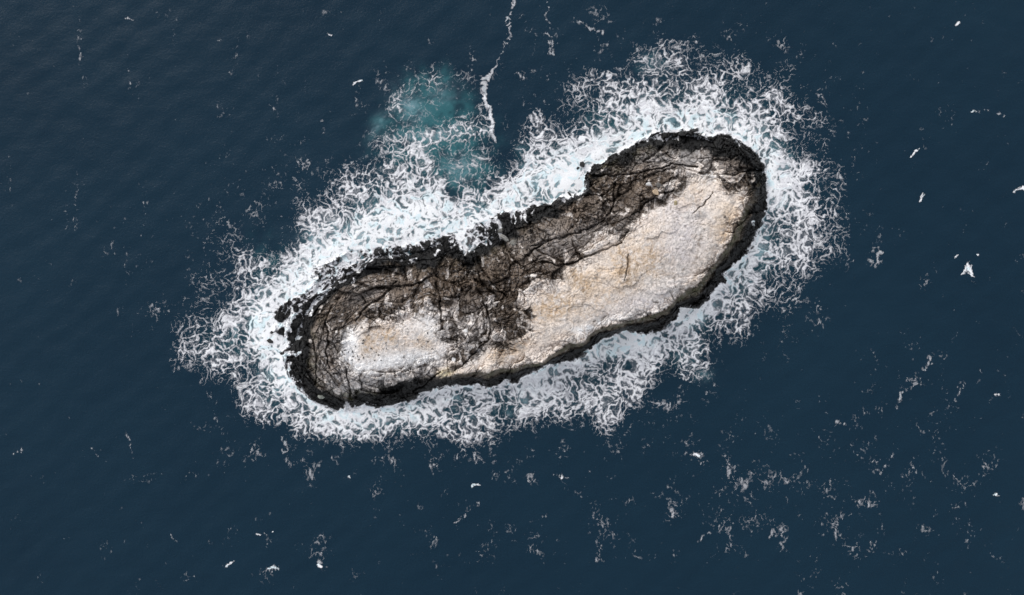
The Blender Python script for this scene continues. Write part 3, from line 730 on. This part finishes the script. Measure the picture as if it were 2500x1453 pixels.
sea["kind"], sea["label"], sea["category"] = "structure", "dark navy open sea, turquoise above the notch in the north shore", "sea"

# ------------------------------------------------------------------ breaking crests on the open water, each a thing of its own
def dens_crest(line):
    def f(U, V, X, Y, patch):
        uw, vw = U + 3 * fbm(X / 0.9, Y / 0.9, 68, 3), V + 3 * fbm(X / 0.9, Y / 0.9, 69, 3)
        m = stroke(uw, vw, line)
        return smooth(0.0, 1.0, m) * 0.66 + 0.02 * (m > 0), 0.5 * smooth(0.4, 0.9, m)
    return f
CRESTS = [
 ([(2246,492,4),(2250,480,8),(2260,470,6),(2270,463,3)], "bright hooked whitecap alone on the water right of the surf ring"),
 ([(2474,470,5),(2484,460,9),(2502,460,8)], "broad ragged whitecap cut by the right edge of the photo"),
 ([(2376,620,3),(2388,622,6),(2396,628,4)], "short bright whitecap above a round foam patch on the far right"),
 ([(2320,642,5),(2328,631,6),(2338,624,4)], "slanting whitecap just left of the short bright one"),
 ([(2352,668,8),(2362,648,12),(2370,666,10),(2376,674,5)], "round lacy foam patch under the short bright whitecap"),
 ([(2408,967,4),(2424,961,7),(2444,966,4)], "arched whitecap low on the right, bowed upward"),
 ([(610,1309,3),(624,1304,6),(638,1306,3)], "left one of a pair of thin whitecaps at the lower left"),
 ([(646,1298,3),(656,1297,5),(666,1299,3)], "right one of a pair of thin whitecaps at the lower left"),
 ([(306,45,4),(316,46,6),(326,50,3)], "tiny bright whitecap near the top left corner"),
 ([(788,84,3),(798,83,5),(808,86,3)], "thin flat whitecap near the top, left of the long foam streak"),
 ([(862,207,5),(878,197,6),(898,195,3)], "curved whitecap left of the turquoise water"),
 ([(552,1384,5),(560,1377,6),(578,1358,4)], "slanting whitecap near the bottom edge on the left"),
 ([(774,1379,5),(784,1384,6),(802,1390,3)], "whitecap near the bottom edge with a thin tail to its right"),
 ([(656,1389,6),(668,1384,9),(680,1388,6)], "plump whitecap at the bottom between two slanting ones"),
 ([(1148,1192,4),(1157,1184,7),(1170,1184,4)], "bright curled whitecap straight below the islet"),
 ([(2224,384,3),(2233,371,6),(2245,364,3)], "small slanting whitecap high on the right above the hooked one"),
 ([(2370,272,4),(2382,271,6),(2390,277,3)], "small whitecap high up near the right edge"),
 ([(2334,60,4),(2341,56,6)], "tiny bright whitecap near the top right corner"),
 ([(2418,1212,3),(2428,1206,6),(2438,1211,4)], "small arched whitecap at the lower right edge"),
 ([(1356,1168,10),(1360,1158,11),(1372,1168,9)], "fuzzy round foam patch below the middle of the islet"),
 ([(846,1172,7),(852,1164,8),(858,1176,6)], "fuzzy foam patch below the low end of the islet"),
 ([(1690,1120,8),(1700,1108,9),(1722,1134,7)], "forked lacy foam patch below the high end of the islet"),
]
for line, lab in CRESTS:
    us, vs = [p[0] for p in line], [p[1] for p in line]
    o = foam_sheet("whitecap", min(us) - 18, max(us) + 18, min(vs) - 18, max(vs) + 18, dens_crest(line), one_piece=True)
    del o["kind"]
    o["label"], o["category"], o["group"] = lab, "whitecap", "whitecaps on the open water"

# ------------------------------------------------------------------ loose boulders and rocks awash
def stone_mesh(name, seed, size, col, mat, facets=9):
    rg = np.random.default_rng(seed)
    me = bpy.data.meshes.new(name)
    n_lat, n_lon = 18, 28
    th = np.linspace(0.02, math.pi - 0.02, n_lat)[:, None]; ph = np.linspace(0, 2 * math.pi, n_lon, endpoint=False)[None]
    D = np.stack([np.sin(th) * np.cos(ph), np.sin(th) * np.sin(ph), np.cos(th) + 0 * ph], -1)
    nn = rg.normal(size=(facets + 6, 3)); nn /= np.linalg.norm(nn, axis=1, keepdims=True)
    dd = rg.uniform(0.62, 0.95, facets + 6)
    dd[: facets // 2] = rg.uniform(0.42, 0.66, facets // 2)
    rad = np.min(np.where((D @ nn.T) > 0.08, dd / np.maximum(D @ nn.T, 0.08), 9), -1)
    rad = np.minimum(rad, 1.15) * (1 + 0.05 * perlin(D[..., 0] * 4 + seed, D[..., 1] * 4 + D[..., 2] * 3, 5))
    P = (D * rad[..., None] * np.array(size)).reshape(-1, 3)
    faces = [(i * n_lon + j, (i + 1) * n_lon + j, (i + 1) * n_lon + (j + 1) % n_lon, i * n_lon + (j + 1) % n_lon) for i in range(n_lat - 1) for j in range(n_lon)]
    faces += [tuple(range(n_lon)), tuple((n_lat - 1) * n_lon + j for j in reversed(range(n_lon)))]
    me.from_pydata(P.tolist(), [], faces)
    a = me.attributes.new("stone", 'FLOAT_COLOR', 'POINT')
    c = np.ones((len(P), 4), f4); c[:, :3] = np.array(col, f4) * (0.85 + 0.3 * rg.random((len(P), 1)))
    a.data.foreach_set("color", c.ravel())
    me.materials.append(mat)
    return me

def ground_at(u, v):
    return float(ISLET_Z(np.array([u], f4), np.array([v], f4))[0])

ROCKS = [  # u, v, size in metres, turn, colour, material, label, category, group
 (1600,469,(1.15,0.6,0.45),-20,(0.45,0.34,0.23),M_GUANO,"tan wedge shaped boulder at the upper edge of the large guano crust","boulder",0.7),
 (1649,497,(0.55,0.75,0.35),10,(0.34,0.28,0.17),M_GUANO,"small olive tan stone alone on the pale guano below the tan boulder","boulder",0.8),
 (1588,452,(1.1,0.75,0.5),-35,(0.50,0.49,0.48),M_GUANO,"white streaked boulder beside the tan boulder","boulder",0.7),
 (1611,455,(0.9,1.0,0.6),20,(0.14,0.13,0.12),M_ROCK,"dark round boulder behind the tan boulder","boulder",0.7),
 (1137,808,(0.75,0.6,0.5),0,(0.72,0.70,0.68),M_GUANO,"white rounded boulder in the broken ground between the two guano crusts","boulder",0.7),
 (1225,565,(1.1,0.65,0.6),25,(0.15,0.145,0.13),M_ROCK,"grey rounded boulder at the head of the notch in the north shore","boulder",0.7),
 (1232,582,(1.5,0.8,0.7),-40,(0.26,0.25,0.23),M_ROCK,"pale elongated boulder in the gully behind the north shore","boulder",0.7),
 (1251,594,(0.9,0.8,0.6),15,(0.20,0.19,0.17),M_ROCK,"blocky grey boulder below the pale elongated one","boulder",0.7),
 (787,968,(1.0,0.6,0.5),-8,(0.30,0.31,0.27),M_ROCK,"pale flat block low on the rim at the low end of the islet","boulder",0.7),
 (1106,878,(0.7,0.9,0.5),0,(0.74,0.72,0.70),M_GUANO,"white rounded boulder at the edge of the small guano crust","boulder",0.7),
 (660,832,(0.75,1.3,0.8),80,(0.022,0.021,0.021),M_WET,"black rock awash in the white surf off the low end","sea rock",0.3),
 (1420,403,(0.75,0.9,0.9),30,(0.022,0.021,0.021),M_WET,"black rock awash at the corner of the north bay","sea rock",0.5),
 (1411,411,(0.6,0.4,0.6),0,(0.022,0.021,0.021),M_WET,"smaller black rock just outside the rock at the north bay corner","sea rock",0.3),
 (1392,476,(0.9,0.45,0.7),-35,(0.022,0.021,0.021),M_WET,"black rock half buried in foam at the foot of the north bay","sea rock",0.3),
 (664,812,(1.2,0.55,0.7),-20,(0.022,0.021,0.021),M_WET,"low black rock between two tongues of white water at the low end","sea rock",0.2),
]
for k, (u, v, size, turn, col, mat, lab, cat, up) in enumerate(ROCKS):
    nm = cat.replace(" ", "_")
    o = bpy.data.objects.new(nm, stone_mesh(nm, 40 + k, size, col, mat))
    COL.objects.link(o)
    z = max(ground_at(u, v), 0.0)
    x, y = place(u, v, z)
    o.location = (x, y, z + size[2] * (up - 0.35))
    o.rotation_euler = (0, 0, math.radians(turn))
    o["label"], o["category"] = lab, cat
    o["group"] = "loose boulders on the islet" if cat == "boulder" else "black rocks awash by the shore"

# ------------------------------------------------------------------ seabirds sitting on the small guano crust
def bird_mesh():
    st = [(-0.30,0.10,0.012,0.006),(-0.22,0.11,0.045,0.018),(-0.10,0.13,0.085,0.075),(0.03,0.145,0.10,0.10),(0.12,0.165,0.08,0.09),(0.17,0.215,0.045,0.05),
          (0.20,0.27,0.036,0.036),(0.225,0.31,0.042,0.038),(0.262,0.315,0.034,0.030),(0.285,0.308,0.012,0.012),(0.335,0.300,0.004,0.004)]
    n = 14
    vs, fs = [], []
    for x, z, ry, rz in st:
        for j in range(n):
            a = 2 * math.pi * j / n
            vs.append((x, ry * math.cos(a), z + rz * math.sin(a)))
    for i in range(len(st) - 1):
        for j in range(n):
            fs.append((i * n + j, i * n + (j + 1) % n, (i + 1) * n + (j + 1) % n, (i + 1) * n + j))
    fs.append(tuple(reversed(range(n)))); fs.append(tuple((len(st) - 1) * n + j for j in range(n)))
    me = bpy.data.meshes.new("seabird")
    me.from_pydata(vs, [], fs)
    me.polygons.foreach_set("use_smooth", np.ones(len(fs), bool))
    return me
def wing_mesh(sgn):
    vs, fs = [], []
    prof = [(0.10,0.075,0.17,0.02),(0.02,0.103,0.185,0.035),(-0.10,0.092,0.165,0.035),(-0.22,0.055,0.135,0.022),(-0.33,0.012,0.115,0.008)]
    n = 10
    for x, y, z, rr in prof:
        for j in range(n):
            a = 2 * math.pi * j / n
            vs.append((x, sgn * (y + rr * 0.45 * math.cos(a)), z + rr * 1.5 * math.sin(a) - 0.02))
    for i in range(len(prof) - 1):
        for j in range(n):
            fs.append((i * n + j, i * n + (j + 1) % n, (i + 1) * n + (j + 1) % n, (i + 1) * n + j))
    fs.append(tuple(reversed(range(n)))); fs.append(tuple((len(prof) - 1) * n + j for j in range(n)))
    me = bpy.data.meshes.new("wing")
    me.from_pydata(vs, [], fs)
    me.polygons.foreach_set("use_smooth", np.ones(len(fs), bool))
    return me
def feather(name, c0, c1):
    m, nt, bs, out = new_mat(name)
    nz = noise(nt, 30, 4, 0.6)
    rp = ramp(nt, nz.outputs["Fac"], [(0.3, c0), (0.7, c1)])
    nt.links.new(rp.outputs["Color"], bs.inputs["Base Color"])
    bs.inputs["Roughness"].default_value = 0.7
    return m
bm_, wl, wr = bird_mesh(), wing_mesh(1), wing_mesh(-1)
bm_.materials.append(feather("dark_plumage", (0.020, 0.018, 0.016), (0.040, 0.036, 0.032)))
for w_ in (wl, wr): w_.materials.append(feather("wing_feathers", (0.014, 0.013, 0.013), (0.03, 0.027, 0.025)))
BIRDS = [(842,855),(851,860),(861,859),(862,870),(873,870),(884,866),(888,873),(876,878),(886,838),(887,831),(850,878),(860,879),(890,906),(906,851),(924,867),(919,860),
 (931,880),(942,838),(935,852),(944,852),(1044,813),(1044,834),(1019,830),(1055,852),(900,818),(868,846),(915,880),(1030,846)]
rg = np.random.default_rng(7)
bird = bpy.data.objects.new("seabird", bm_); COL.objects.link(bird)
parts = []
for w_ in (wl, wr):
    p = bpy.data.objects.new("wing", w_); COL.objects.link(p); p.parent = bird; parts.append(p)
for k, (u, v) in enumerate(BIRDS):
    if k == 0:
        o = bird
    else:
        o = bird.copy(); COL.objects.link(o)
        for p in parts:
            q = p.copy(); COL.objects.link(q); q.parent = o
    z = ground_at(u, v)
    x, y = place(u, v, z)
    o.location = (x, y, z - 0.03)
    o.rotation_euler = (0, 0, rg.uniform(0, 6.28))
    sc = rg.uniform(0.85, 1.15)
    o.scale = (sc, sc, sc)
    o["label"] = "small dark seabird sitting on the white and ochre crust at the low end"
    o["category"], o["group"] = "seabird", "dark seabirds sitting on the small guano crust"
